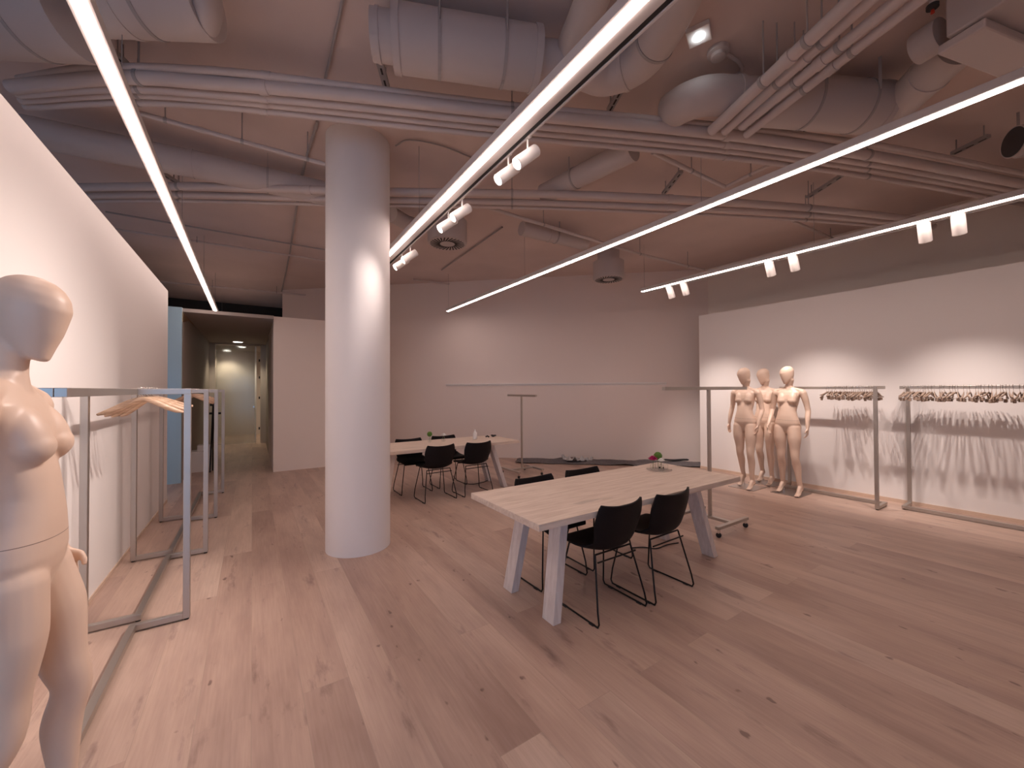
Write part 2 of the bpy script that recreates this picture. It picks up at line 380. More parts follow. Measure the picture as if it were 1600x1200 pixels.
# ------------------------------------------------------------------ linear lights and track spots
ZL = 3.24; KL = (ZL-CAM_H)/1.56
def linear(pa, pb, name, label, w_strip=.046, left=.02, right=.02, h=.06, track=False, z=ZL):
    a, b = Vector((pa[0]*KL, pa[1]*KL, ZL)), Vector((pb[0]*KL, pb[1]*KL, ZL)); d = (b-a).normalized(); n = Vector((d.y, -d.x, 0))   # n = towards +u
    t = thing(name, label, 'light', a, math.atan2(-d.x, d.y), 'long linear ceiling lights')
    L = (b-a).length
    # local y along the run; strip centred at x=0
    W0, W1 = -w_strip/2-left, w_strip/2+right
    hb = MB()
    hb.box((W0, 0, .006), (-w_strip/2, L, h)); hb.box((-w_strip/2, 0, .012), (w_strip/2, L, h)); 
    if not track: hb.box((w_strip/2, 0, .006), (W1, L, h))
    else:
        hb.box((w_strip/2, 0, .006), (W1-.045, L, h)); hb.box((W1-.012, 0, .006), (W1, L, h)); hb.box((W1-.045, 0, .035), (W1-.012, L, h))
    hb.build('housing', M['lightbody'], t)
    MB().box((-w_strip/2, .003, 0), (w_strip/2, L-.003, .0118)).build('diffuser', M['diff'], t)
    if track: MB().box((W1-.0445, .003, .014), (W1-.0125, L-.003, .0345)).build('track', M['dark'], t)
    k = max(2, int(L/2.4))
    for i in range(k+1):
        y = min(L-.05, max(.05, L*i/k)); MB().tube([(0, y, h-.001), (0, y, CEIL-z)], .0025, 6).build('suspension_wire', M['strut'], t)
    return t
Z = 3.11
linear((-.575, -1.6, Z), (-.62, 11.9, Z), 'linear_light', 'long glowing linear light closest to the left wall')
linear((1.298, -1.6, Z), (1.326, 6.2, Z), 'linear_light', 'wide linear light with a built-in track, running behind the round column', left=.022, right=.115, track=True)
linear((3.30, -.7, Z), (3.27, 7.34, Z), 'linear_light', 'linear light without spotlights ending before the oblique back wall')
linear((5.29, -.5, Z), (5.27, 4.2, Z), 'linear_light', 'linear light with a track nearest the right wall', left=.012, right=.12, track=True)
def spot(x, y, ztop, aim, label, stem=.085, energy=SPOT_W, size=math.radians(74), grp='track spotlights', hr=.042, hl=.20, lo_=.105):
    t = thing('track_spotlight', label, 'spotlight', (x, y, ztop), 0, grp)
    MB().box((-.012, -.03, .003), (.012, .03, .03)).build('adapter', M['spotbody'], t)
    MB().tube([(0, 0, .004), (0, 0, -stem)], .007, 10).build('stem', M['spotbody'], t)
    d = (Vector(aim) - Vector((x, y, ztop-stem-.03))).normalized()
    c = Vector((0, 0, -stem-.032))
    a, b = c - d*(hl-.115), c + d*.115
    MB().lathe([(hr-.003, 0), (hr, .004), (hr, hl-.003), (hr-.004, hl), (hr-.005, hl-.018)], a, 32, d).build('head', M['spotbody'], t, smooth='auto')
    MB().lathe([(hr-.0055, 0), (hr-.0055, .004)], a+d*(hl-.017), 32, d).build('lens', M['spotlens'], t)
    l = bpy.data.lights.new('spot_beam', 'SPOT'); l.energy = energy; l.color = SPOT_COL; l.spot_size = size; l.spot_blend = 1.0; l.shadow_soft_size = .03
    lo = bpy.data.objects.new('spot_beam', l); COL.objects.link(lo); lo.parent = t; lo.location = b + d*.012
    lo.rotation_mode = 'QUATERNION'; lo.rotation_quaternion = (-d).to_track_quat('Z', 'Y')
    return t
cs = [(2.015, 'nearest spotlight under the central light, lit lens facing left'), (2.24, 'second spotlight under the central light, partly overlapped by the nearest one'),
      (2.95, 'upper spotlight of the middle pair under the central light'), (3.22, 'lower spotlight of the middle pair under the central light'),
      (4.23, 'upper spotlight of the far pair, next to the column'), (4.52, 'lower spotlight of the far pair, touching the column edge')]
for v, lb in cs: spot(1.447*KL, v*KL, ZL+.015, (-1.6, v*KL+(.45 if v < 2.5 else .3 if v < 4 else .35), .35 if v < 2.5 else .6), lb, energy=SPOT_W*(1.1 if v < 2.5 else .85 if v < 4 else .12), size=math.radians(76 if v < 2.5 else 70))
rs = [(3.77, 'left spotlight of the far pair aimed at the right wall'), (3.53, 'right spotlight of the far pair aimed at the right wall'),
      (2.36, 'left spotlight of the middle pair before the right wall'), (2.10, 'right spotlight of the middle pair before the right wall'),
      (1.0, 'left spotlight of the nearest pair by the right wall'), (.78, 'right spotlight of the nearest pair by the right wall')]
for v, lb in rs: spot(5.40*KL, v*KL, ZL+.015, (7.25, v*KL+.05, .35), lb, stem=.05, size=math.radians(64), hr=.052, hl=.23)

# ------------------------------------------------------------------ pipes, ducts and ceiling gear
def pipe(pts, r, label, group='painted ceiling pipes', name='ceiling_pipe', m='pipe', drops=(.15, .5, .85), couplings=(.3, .7), n=8):
    p = smoothpath(pts, n) if len(pts) > 2 else [Vector(q) for q in pts]
    t = thing(name, label, 'pipe', (0, 0, 0), 0, group)
    MB().tube(p, r, 16).build('pipe_run', M[m], t, smooth='auto')
    def pos(f):
        q = f*(len(p)-1); i = min(int(q), len(p)-2); return p[i].lerp(p[i+1], q-i), (p[i+1]-p[i]).normalized()
    for f in drops:
        c, d = pos(f)
        mb = MB().tube([c+Vector((0, 0, r*.6)), Vector((c.x, c.y, CEIL))], .005, 6)
        mb.lathe([(r*1.0, -.012), (r*1.12, -.012), (r*1.12, .012), (r*1.0, .012)], c, 16, d); mb.build('clamp', M['strut'], t)
    for f in couplings:
        c, d = pos(f); MB().lathe([(r*1.0, -.03), (r*1.16, -.03), (r*1.16, .03), (r*1.0, .03)], c, 16, d).build('coupling', M[m], t, smooth='auto')
    return t
ZP = 3.72
gA = [[(30, 124), (150, 106), (340, 111), (540, 134), (800, 165), (1000, 184), (1200, 205), (1400, 232), (1640, 280)],
      [(17, 136), (186, 121), (337, 130), (540, 148), (800, 177), (1040, 200), (1200, 219), (1400, 250), (1640, 296)],
      [(28, 147), (186, 138), (337, 147), (540, 165), (800, 193), (1040, 216), (1200, 234), (1400, 263), (1640, 309)],
      [(33, 157), (186, 148), (337, 156), (540, 176), (800, 204), (1040, 226), (1200, 243), (1400, 272), (1640, 317)],
      [(40, 167), (186, 160), (337, 166), (540, 187), (800, 214), (1040, 236), (1200, 254), (1400, 283), (1640, 327)]]
rad = [.026, .045, .03, .026, .026]
la = ['thin upper pipe of the near bundle crossing the ceiling', 'thickest pipe of the near bundle crossing the ceiling', 'pipe directly below the thickest one in the near bundle',
      'fourth pipe down in the near bundle over the column', 'lowest pipe of the near bundle passing in front of the column top']
for g, r, l, dz in zip(gA, rad, la, (.05, 0, -.01, 0, 0)): pipe([at(x, y, ZP+dz) for x, y in g], r, l)
gB = [[(100, 293), (300, 291), (530, 298), (800, 302), (1000, 308), (1240, 323), (1460, 346)],
      [(110, 305), (300, 304), (530, 311), (800, 316), (1000, 322), (1240, 334), (1460, 354)],
      [(118, 314), (300, 314), (530, 320), (800, 324), (1000, 331), (1240, 343), (1400, 356)]]
lb = ['thick upper pipe of the far bundle behind the column', 'second pipe of the far bundle behind the column', 'thin lowest pipe of the far bundle behind the column']
for g, r, l in zip(gB, (.04, .034, .02), lb): pipe([at(x, y, ZP) for x, y in g], r, l)
gC = [[(1395, -60), (1112, 204)], [(1420, -55), (1132, 206)], [(1440, -30), (1158, 198)], [(1475, -30), (1166, 211)]]
lc = ['leftmost of the four diagonal pipes at upper right', 'second of the four diagonal pipes, next to the leftmost', 'third diagonal pipe, shorter at its lower end', 'outermost right of the four diagonal pipes']
for (g, l, r) in zip(gC, lc, (.04, .032, .034, .03)):
    a, b = [at(x, y, ZP-.09 + (.0 if r > .033 else .0)) for x, y in g]; pipe([a, b], r, l, drops=(.35, .6), couplings=(.45,))
pipe([at(200, 172, 3.78), at(520, 260, 3.78)], .02, 'slim sprinkler pipe slanting down towards the column top')
pipe([at(755, 322, 3.78), at(1000, 397, 3.78), at(1100, 422, 3.78)], .022, 'slim sprinkler pipe slanting over the second air diffuser', n=2)
pipe([at(1020, 238, 3.8), at(1132, 292, 3.8)], .022, 'short slanting pipe below the near bundle, left arm of a V', drops=(.5,), couplings=())
pipe([at(1136, 291, 3.8), at(1215, 252, 3.8)], .018, 'short slanting pipe below the near bundle, right arm of a V', drops=(.5,), couplings=())
pipe([at(1240, 346, 3.9), at(1345, 392, 3.9)], .02, 'short slanting pipe above the light nearest the right wall', drops=(.5,), couplings=())
pipe([at(248, 440, 3.9), at(500, 463, 3.9)], .02, 'straight pipe above the corridor mouth', drops=(.3, .7), couplings=())
pipe([at(165, 331, 4.0), at(540, 396, 4.0)], .012, 'thin dark cable run on the ceiling left of the column', drops=(), couplings=(), group='ceiling cables', m='strut')
pipe([at(180, 358, 3.97), at(540, 412, 3.97)], .016, 'pale conduit on the ceiling left of the column', drops=(.3,), couplings=(), group='ceiling cables')
pipe([at(646, 437, 4.0), at(752, 450, 4.0)], .02, 'short conduit on the ceiling right of the column', drops=(), couplings=(), group='ceiling cables')
pipe([at(785, 355, 4.03), at(690, 422, 4.03)], .012, 'thin conduit behind the first air diffuser', drops=(), couplings=(), group='ceiling cables', m='strut')
pipe([at(540, -20, 4.03), at(508, 125, 4.03)], .010, 'thin cable running straight up the ceiling above the column', drops=(), couplings=(), group='ceiling cables', m='strut')
pipe([at(496, 190, 4.03), at(470, 285, 4.03), at(452, 400, 4.03), at(440, 455, 4.03)], .014, 'cable run down the ceiling left of the column', drops=(), couplings=(), group='ceiling cables', m='strut')
pipe([at(1128, 78, 4.03), at(1160, 105, 4.03), at(1143, 122, 4.03), at(1112, 133, 4.03)], .013, 'bent conduit leading from the smoke detector', drops=(), couplings=(), group='ceiling cables', n=3)
pipe([at(618, 228, 4.03), at(640, 219, 4.03), at(690, 228, 4.03), at(745, 250, 4.03)], .007, 'loose cable curling off the column top', drops=(), couplings=(), group='ceiling cables', m='strut')

def duct(pts, r, label, group='round air ducts', segs=(), straps=(), smoothit=False, name='air_duct', dark_end=None):
    p = smoothpath(pts, 6) if smoothit else [Vector(q) for q in pts]
    t = thing(name, label, 'duct', (0, 0, 0), 0, group)
    MB().tube(p, r, 36).build('duct_tube', M['duct'], t, smooth='auto')
    def pos(f):
        q = f*(len(p)-1); i = min(int(q), len(p)-2); return p[i].lerp(p[i+1], q-i), (p[i+1]-p[i]).normalized()
    for f, rr, ww in segs:
        c, d = pos(f); MB().lathe([(rr-.01, -ww/2), (rr, -ww/2), (rr, ww/2), (rr-.01, ww/2)], c, 36, d).build('collar', M['duct'], t, smooth='auto')
    for f in straps:
        c, d = pos(f); mb = MB()
        for s in (-1, 1):
            n = Vector((d.y, -d.x, 0)).normalized()*s*(r+.004); mb.beam(c+n, Vector((c.x+n.x, c.y+n.y, CEIL)), .003, .02)
        mb.lathe([(r, -.01), (r+.005, -.01), (r+.005, .01), (r, .01)], c, 36, d); mb.build('strap', M['strut'], t)
    if dark_end is not None:
        c, d = pos(dark_end); d = -d if dark_end == 0 else d
        MB().lathe([(r*.93, -.001), (r*.93, .0015)], c, 36, d).build('duct_opening', M['ductdark'], t)
    return t
ZD = 3.80
s1a, s1b = at(617, 60, ZD), at(838, 94, ZD); dd = (s1b-s1a).normalized()
duct([s1a, s1b], .185, 'fat cylindrical duct silencer above the column', 'duct silencers', [(.015, .192, .045), (.985, .192, .045)], (.3, .75), name='duct_silencer')
duct([s1a-dd*.14, s1a-dd*.001], .14, 'short open duct collar on the left end of the upper silencer', dark_end=0, segs=[(.3, .146, .02)])
e = at(1010, 92, ZD)
duct([s1b+dd*.001, s1b+dd*.30, at(948, 118, ZD), at(1004, 92, ZD), at(1050, 20, ZD), at(1085, -60, ZD)], .125, 'curved duct elbow between the upper silencer and the ceiling light', smoothit=True, segs=[(.1, .132, .03), (.5, .132, .03)], straps=(.68,))
duct([at(885, 92, ZD+.03), at(925, 0, ZD+.03), at(945, -60, ZD+.03)], .10, 'branch duct running straight up from the silencer neck', smoothit=False)
s2a, s2b = at(1195, 155, ZD), at(1372, 170, ZD); de = (s2b-s2a).normalized()
duct([s2a, s2b], .185, 'fat cylindrical duct silencer behind the four diagonal pipes', 'duct silencers', [(.98, .190, .04)], (.35, .8), name='duct_silencer')
duct([s2a-de*.001, s2a-de*.25, at(1105, 150, ZD), at(1072, 160, ZD+.01), at(1050, 173, ZD+.05)], .135, 'curved duct elbow left of the four diagonal pipes', smoothit=True, segs=[(.25, .142, .03)])
duct([s2b+de*.001, s2b+de*.16], .14, 'short duct neck right of the far silencer', segs=[(.6, .146, .03)])
duct([at(1388, 178, ZD), at(1500, 70, ZD)], .13, 'duct rising from the far silencer to the air unit', segs=[(.62, .137, .03)])
duct([at(1640, 214, 3.72), at(1583, 222, 3.72)], .13, 'open-ended round duct cut off by the right picture edge', dark_end=1, segs=[(.7, .137, .03)], straps=(.45,))
duct([at(-60, 12, ZD), at(122, 22, ZD)], .24, 'large duct in the upper left corner, left of the glowing light', segs=[], straps=(.6,))
duct([at(140, -6, ZD), at(322, 2, ZD)], .185, 'rounded duct silencer end at the top left', 'duct silencers', segs=[(.3, .191, .03)], straps=(.5,), name='duct_silencer')
MB().ell(at(322, 2, ZD), (.08, .18, .18)).build('duct_cap', M['duct'], bpy.data.objects['duct_silencer.002'], smooth=True)
duct([at(40, 205, 3.82), at(300, 256, 3.82), at(520, 305, 3.82)], .13, 'long duct slanting behind the near pipe bundle at left', segs=[(.5, .137, .03)], straps=(.35, .75))
duct([at(815, 357, 3.86), at(915, 381, 3.86)], .10, 'short duct beside the second air diffuser', segs=[(.4, .106, .02)], straps=(.5,))
duct([at(850, 303, 3.86), at(990, 233, 3.86)], .11, 'plain duct slanting between the two pipe bundles', straps=(.4,))
duct([at(612, 335, 3.86), at(648, 352, 3.86), at(700, 352, 3.86)], .10, 'duct bend feeding the first air diffuser beside the column', smoothit=True)

def diffuser(x, y, zt, r, label):
    t = thing('air_diffuser', label, 'air vent', (x, y, zt), 0, 'round swirl air diffusers')
    MB().lathe([(r*.98, 0), (r, .01), (r, .30), (r*.7, .31), (r*.7, CEIL-zt)], seg=48).build('plenum', M['duct'], t, smooth='auto')
    MB().lathe([(r*.96, 0), (r*.96, -.008), (r*.9, -.012), (.05, -.012)], seg=48).build('face_plate', M['duct'], t, smooth='auto')
    mb = MB()
    for k in range(28):
        a = 2*PI*k/28; ca, sa = math.cos(a), math.sin(a); q = Matrix.Rotation(a+.35, 3, 'Z')
        mb.box((r*.62*ca-.0-.105*r/.3, r*.62*sa-.007, -.0150), (r*.62*ca+.105*r/.3, r*.62*sa+.007, -.0122), q) if False else mb.box(
            (r*.62*ca-.26*r, r*.62*sa-.009, -.0150), (r*.62*ca+.26*r, r*.62*sa+.009, -.0122), q)
    mb.build('swirl_slots', M['dark'], t)
    return t
p = at(699, 380, 3.58); diffuser(p.x, p.y, 3.58, .27, 'round white swirl diffuser beside the column spotlights')
p = at(951, 436, 3.50); diffuser(p.x, p.y, 3.50, .27, 'round white swirl diffuser before the oblique back wall')

def strutbar(a, b, label):
    a, b = Vector(a), Vector(b); d = (b-a).normalized(); L = (b-a).length
    t = thing('slotted_strut', label, 'strut', (0, 0, 0), 0, 'slotted strut channels')
    mb = MB().beam(a, b, .05, .03)
    for f in (.12, .88):
        c = a.lerp(b, f); mb.beam(c, Vector((c.x, c.y, CEIL)), .01, .01)
    mb.build('channel', M['strut'], t)
    mb = MB(); k = max(3, int(L/.11))
    for i in range(k):
        c = a + d*(L*(i+.5)/k) - Vector((0, 0, .0155)); mb.beam(c-d*.03, c+d*.03, .014, .002)
    mb.build('slots', M['dark'], t)
for a, b, l in [((588, 78), (604, 136), 'slotted strut hanging below the left silencer collar'), ((970, 140), (952, 172), 'slotted strut under the curved duct elbow'),
                ((1037, 302), (1064, 268), 'slotted strut above the second glowing light, left one'), ((1262, 308), (1318, 272), 'slotted strut between the two right-hand lights'),
                ((1245, 210), (1272, 192), 'slotted strut under the far silencer'), ((1488, 240), (1545, 212), 'slotted strut near the open round duct'), ((163, 68), (196, 99), 'slotted strut beside the leftmost glowing light'),
                ((245, 265), (275, 284), 'slotted strut under the long slanting duct')]:
    strutbar(at(*a, 3.93), at(*b, 3.93), l)
# emergency light, smoke detector, boxed air unit
p = at(1092, 50, CEIL); t = thing('emergency_light', 'square white emergency light with one bright lens on the ceiling', 'light', (p.x, p.y, CEIL), .4)
MB().box((-.075, -.075, -.035), (.075, .075, 0), bev=.006).build('housing', M['whiteplastic'], t)
MB().lathe([(.026, -.036), (.026, -.046), (.02, -.05)], seg=24).build('lens', M['emerg'], t)
p = at(1122, 78, CEIL); t = thing('smoke_detector', 'round smoke detector beside the emergency light', 'smoke detector', (p.x, p.y, CEIL))
MB().lathe([(.075, 0), (.075, -.03), (.06, -.035)], seg=32).build('base', M['duct'], t, smooth='auto')
MB().lathe([(.05, -.035), (.05, -.06), (.035, -.068)], seg=32).build('sensor', M['duct'], t, smooth='auto')
t = thing('air_unit', 'boxy painted air unit in the upper right corner', 'air unit', (0, 0, 0))
q0, q1, q2 = at(1478, 70, 3.62), at(1600, 118, 3.62), at(1640, -40, 3.62)
ex = (q1-q0).normalized(); ey = Vector((ex.y, -ex.x, 0))
def uq(a, b, z): return q0+ex*a+ey*b+Vector((0, 0, z-q0.z))
MB().hexa([uq(0, 0, 3.66), uq(1.3, 0, 3.66), uq(1.3, 1.3, 3.66), uq(0, 1.3, 3.66), uq(0, 0, 4.0), uq(1.3, 0, 4.0), uq(1.3, 1.3, 4.0), uq(0, 1.3, 4.0)]).build('casing', M['duct'], t, bevel=.01)
MB().hexa([uq(.02, -.05, 3.60), uq(1.3, -.05, 3.60), uq(1.3, .16, 3.60), uq(.02, .16, 3.60), uq(.02, -.05, 3.655), uq(1.3, -.05, 3.655), uq(1.3, .16, 3.655), uq(.02, .16, 3.655)]).build('edge_trim', M['pipe'], t, bevel=.01)
for a in (.15, 1.1):
    MB().beam(uq(a, .1, 3.9), uq(a, .1, CEIL), .02, .02).build('bracket', M['strut'], t)
for k, (a, b) in enumerate(((.14, -.10), (.42, -.10))):
    MB().lathe([(.10, 0), (.10, .13), (.085, .13)], uq(a, b+.02, 3.80), 28, -ey).build('spigot', M['duct'], t, smooth='auto')
p = at(1457, 8, 3.9); t = thing('sprinkler_head', 'dark sprinkler head with a red bulb at the top right', 'sprinkler', (p.x, p.y, 3.9))
MB().tube([(0, 0, .15), (0, 0, 0)], .015, 12).build('stem', M['pipe'], t); MB().lathe([(.03, 0), (.03, -.02), (.012, -.03)], seg=20).build('deflector', M['dark'], t); MB().lathe([(.008, -.03), (.01, -.05)], seg=12).build('bulb', M['red'], t)

# ------------------------------------------------------------------ clothes racks (Z-shaped, square tube)
TB = .038
def rack(label, L=1.16, H=1.565, a=.26, b=.27, loc=(0, 0, 0), rz=0):
    """near post on -x at y=0, far post on +x at y=L, centre rail at x=0"""
    t = thing('clothes_rack', label, 'clothes rack', loc, rz, 'steel clothes racks'); h = TB/2
    MB().box((-a-h, -h, .012), (-a+h, h, H-TB)).build('post', M['steel'], t, bevel=.002)
    MB().box((b-h, L-h, .012), (b+h, L+h, H-TB)).build('post', M['steel'], t, bevel=.002)
    MB().box((-h, -h, H-TB), (h, L+h, H)).build('top_rail', M['steel'], t, bevel=.002)
    MB().box((-a-h, -h, H-TB), (-h-.0005, h, H)).build('top_crossbar', M['steel'], t, bevel=.002)
    MB().box((h+.0005, L-h, H-TB), (b+h, L+h, H)).build('top_crossbar', M['steel'], t, bevel=.002)
    MB().box((-h, h-.0, .012), (h, L-h, .012+TB)).build('base_rail', M['steel'], t, bevel=.002)
    MB().box((-a+h, -h, .012), (h, h-.0005, .012+TB)).build('base_crossbar', M['steel'], t, bevel=.002)
    MB().box((-h, L-h+.0005, .012), (b-h, L+h, .012+TB)).build('base_crossbar', M['steel'], t, bevel=.002)
    for x, y in ((-a, 0), (0, 0), (0, L), (b, L)):
        MB().lathe([(.014, 0), (.014, .0125)], (x, y, 0), 16).build('foot', M['rubber'], t)
    return t
UC = -.64
rack('steel clothes rack nearest the camera, beside the large mannequin', loc=(UC, 2.33, 0))
rack('steel clothes rack by the left wall holding the nearer wooden hangers', loc=(UC, 3.64, 0))
rack('steel clothes rack by the left wall, empty, between the two racks with wooden hangers', loc=(UC, 4.92, 0), L=1.14)
rack('steel clothes rack furthest along the left wall, holding the farther wooden hangers', loc=(UC, 6.22, 0), L=1.24)
rack('steel clothes rack behind the three mannequins, hangers only at its right end', loc=(6.92, 1.69, 0), a=.31, b=.25, L=1.2)
rack('steel clothes rack cut off by the right picture edge, full of hangers', loc=(6.92, .30, 0), a=.31, b=.26, L=1.21)

# T racks on castors
def track(label, loc, rz, head, H, post_w=.045, cb=.60, lb=.5):
    t = thing('rolling_rack', label, 'clothes rack', loc, rz, 'T-shaped racks on castors')
    z0 = .085; h = .015
    MB().box((-head/2, -.02, H-.036), (head/2, .02, H)).build('top_bar', M['steel'], t, bevel=.002)
    MB().box((-post_w/2, -.012, z0+.03), (post_w/2, .012, H-.036)).build('post', M['steel'], t, bevel=.002)
    MB().box((-.022, -lb/2+.022, z0), (.022, lb/2-.022, z0+.03)).build('base_rail', M['steel'], t, bevel=.002)
    for s in (-1, 1):
        MB().box((-cb/2, s*lb/2-.022, z0), (cb/2, s*lb/2+.022, z0+.03)).build('base_crossbar', M['steel'], t, bevel=.002)
        for q in (-1, 1):
            c = MB().box((q*(cb/2-.03)-.012, s*lb/2-.012, .045), (q*(cb/2-.03)+.012, s*lb/2+.012, z0)).build('caster', M['chrome'], t)
            MB().lathe([(.02, -.011), (.026, -.008), (.026, .008), (.02, .011)], (q*(cb/2-.03), s*lb/2, .026), 20, (1, .3, 0)).build('wheel', M['rubber'], c, smooth='auto')
    return t
track('T-shaped steel rack on castors standing behind the near table', (4.32, 2.54, 0), 0, 1.62, 1.565)
track('T-shaped steel rack on castors before the oblique back wall', (4.12, 5.98, 0), PI/2, .90, 1.45, post_w=.03)

# ------------------------------------------------------------------ hangers
def hanger(kind, label, group):
    t = thing('clothes_hanger', label, 'hanger', (0, 0, 0), 0, group)
    r = .0022 if kind == 'wood' else .0018
    # origin = centre of rail; hook goes round the square tube
    hk = [(.026, 0, -.004), (.026, 0, .016), (.018, 0, .026), (0, 0, .0285), (-.018, 0, .026), (-.0265, 0, .012), (-.0265, 0, -.012), (-.018, 0, -.028), (0, 0, -.040), (0, 0, -.055 if kind == 'wood' else -.068)]
    MB().tube(smoothpath(hk, 4), r, 8).build('hook', M['chrome'], t, smooth='auto')
    mb = MB(); n = 13; pts, r1, r2 = [], [], []
    for i in range(n):
        s = -1+2*i/(n-1); a = abs(s)
        sm = a*a*(3-2*a); z = (-.047 if kind == 'wood' else -.062) - (.105 if kind == 'wood' else .06)*(.55*sm+.45*a); y = (.045 if kind == 'wood' else .02)*(a**2)
        pts.append((s*.22, y, z)); r1.append(.0075+.008*a if kind == 'wood' else .005+.002*a); r2.append(.013+.005*math.sin(PI*a) if kind == 'wood' else .009+.004*(1-a))
    r1[0] *= .55; r1[-1] *= .55; r2[0] *= .6; r2[-1] *= .6
    mb.tube(pts, r1, 12, r2=r2, upv=(0, 0, 1)); mb.build('shoulder_bar', M['hang' if kind == 'wood' else 'hangdark'], t, smooth='auto')
    if kind != 'wood':
        MB().tube([(-.17, .02, -.135), (.17, .02, -.135)], .002, 8).build('clip_bar', M['chrome'], t)
        for s in (-1, 1): MB().box((s*.15-.014, .008, -.165), (s*.15+.014, .032, -.128), bev=.003).build('clip', M['hangdark'], t)
    return t
hw = hanger('wood', 'pale wooden hanger in the nearer bunch on the left-hand racks', 'nearer bunch of wooden hangers')
RZ = 1.565-TB/2
i = 0
for v, a, ro in ((3.70, .10, 0), (3.78, .0, -.07), (3.86, -.10, -.12), (3.94, -.02, .05), (4.03, -.16, -.15), (4.13, -.10, .08)):
    if i == 0: hw.location = (UC, v, RZ); hw.rotation_euler = (0, ro, a)
    else: dup(hw, (UC, v, RZ), (0, ro, a))
    i += 1
for v, a, ro in ((6.28, .12, 0), (6.38, .03, -.07), (6.49, -.06, .06), (6.60, -.08, -.12), (6.73, -.14, .03), (6.85, -.1, -.15), (6.98, -.2, .08)):
    dup(hw, (UC, v, RZ), (0, ro, a), 'pale wooden hanger in the farther bunch on the left-hand racks', 'farther bunch of wooden hangers')
hc = hanger('clip', 'thin clip hanger crowded on the rail beside the three mannequins', 'clip hangers on the rail by the mannequins')
n1 = 24
for k in range(n1):
    v = 1.76 + (2.30-1.76)*k/(n1-1) + random.uniform(-.005, .005); a = random.uniform(-.15, .15)
    if k == 0: hc.location = (6.92, v, RZ); hc.rotation_euler = (0, 0, a)
    else: dup(hc, (6.92, v, RZ), (random.uniform(-.02, .02), random.uniform(-.09, .09), a + (PI if random.random() < .4 else 0)))
k = 0; v = 1.49
while v > .40:
    a = random.uniform(-.16, .16)
    dup(hc, (6.92, v, RZ), (0, random.uniform(-.09, .09), a + (PI if random.random() < .4 else 0)), 'thin clip hanger on the rail that runs out of the right picture edge', 'clip hangers on the rightmost rail')
    v -= random.choice((.018, .022, .026, .03, .045))

# ------------------------------------------------------------------ tables
def table(label, u0, v0, W=2.30, Dp=.88, H=.74):
    t = thing('dining_table', label, 'table', (u0, v0, 0), 0, 'pale oak trestle tables'); th = .042
    MB().box((0, 0, H-th), (W, Dp, H), bev=.003).build('tabletop', M['table'], t)
    zt = H-th
    for sx, xb, xt in ((0, .25, .36), (1, W-.17, W-.40)):
        for yb, yt in ((.20, .24), (Dp-.18, Dp-.24)):
            a, c = .033, .06
            MB().hexa([(xb-a, yb-c, 0), (xb+a, yb-c, 0), (xb+a, yb+c, 0), (xb-a, yb+c, 0), (xt-a, yt-c, zt), (xt+a, yt-c, zt), (xt+a, yt+c, zt), (xt-a, yt+c, zt)]).build('leg', M['tableleg'], t, bevel=.003)
        MB().box((xt-.03, .30, zt-.08), (xt+.03, Dp-.30, zt-.0005)).build('apron', M['tableleg'], t)
    MB().box((.40, Dp/2-.03, zt-.07), (W-.44, Dp/2+.03, zt-.0005)).build('rail', M['tableleg'], t)
    return t
table('pale oak table in the middle of the room, pink flower on top', 1.43, 1.90)
table('pale oak table further back beside the column, bottle on top', 1.24, 5.20)

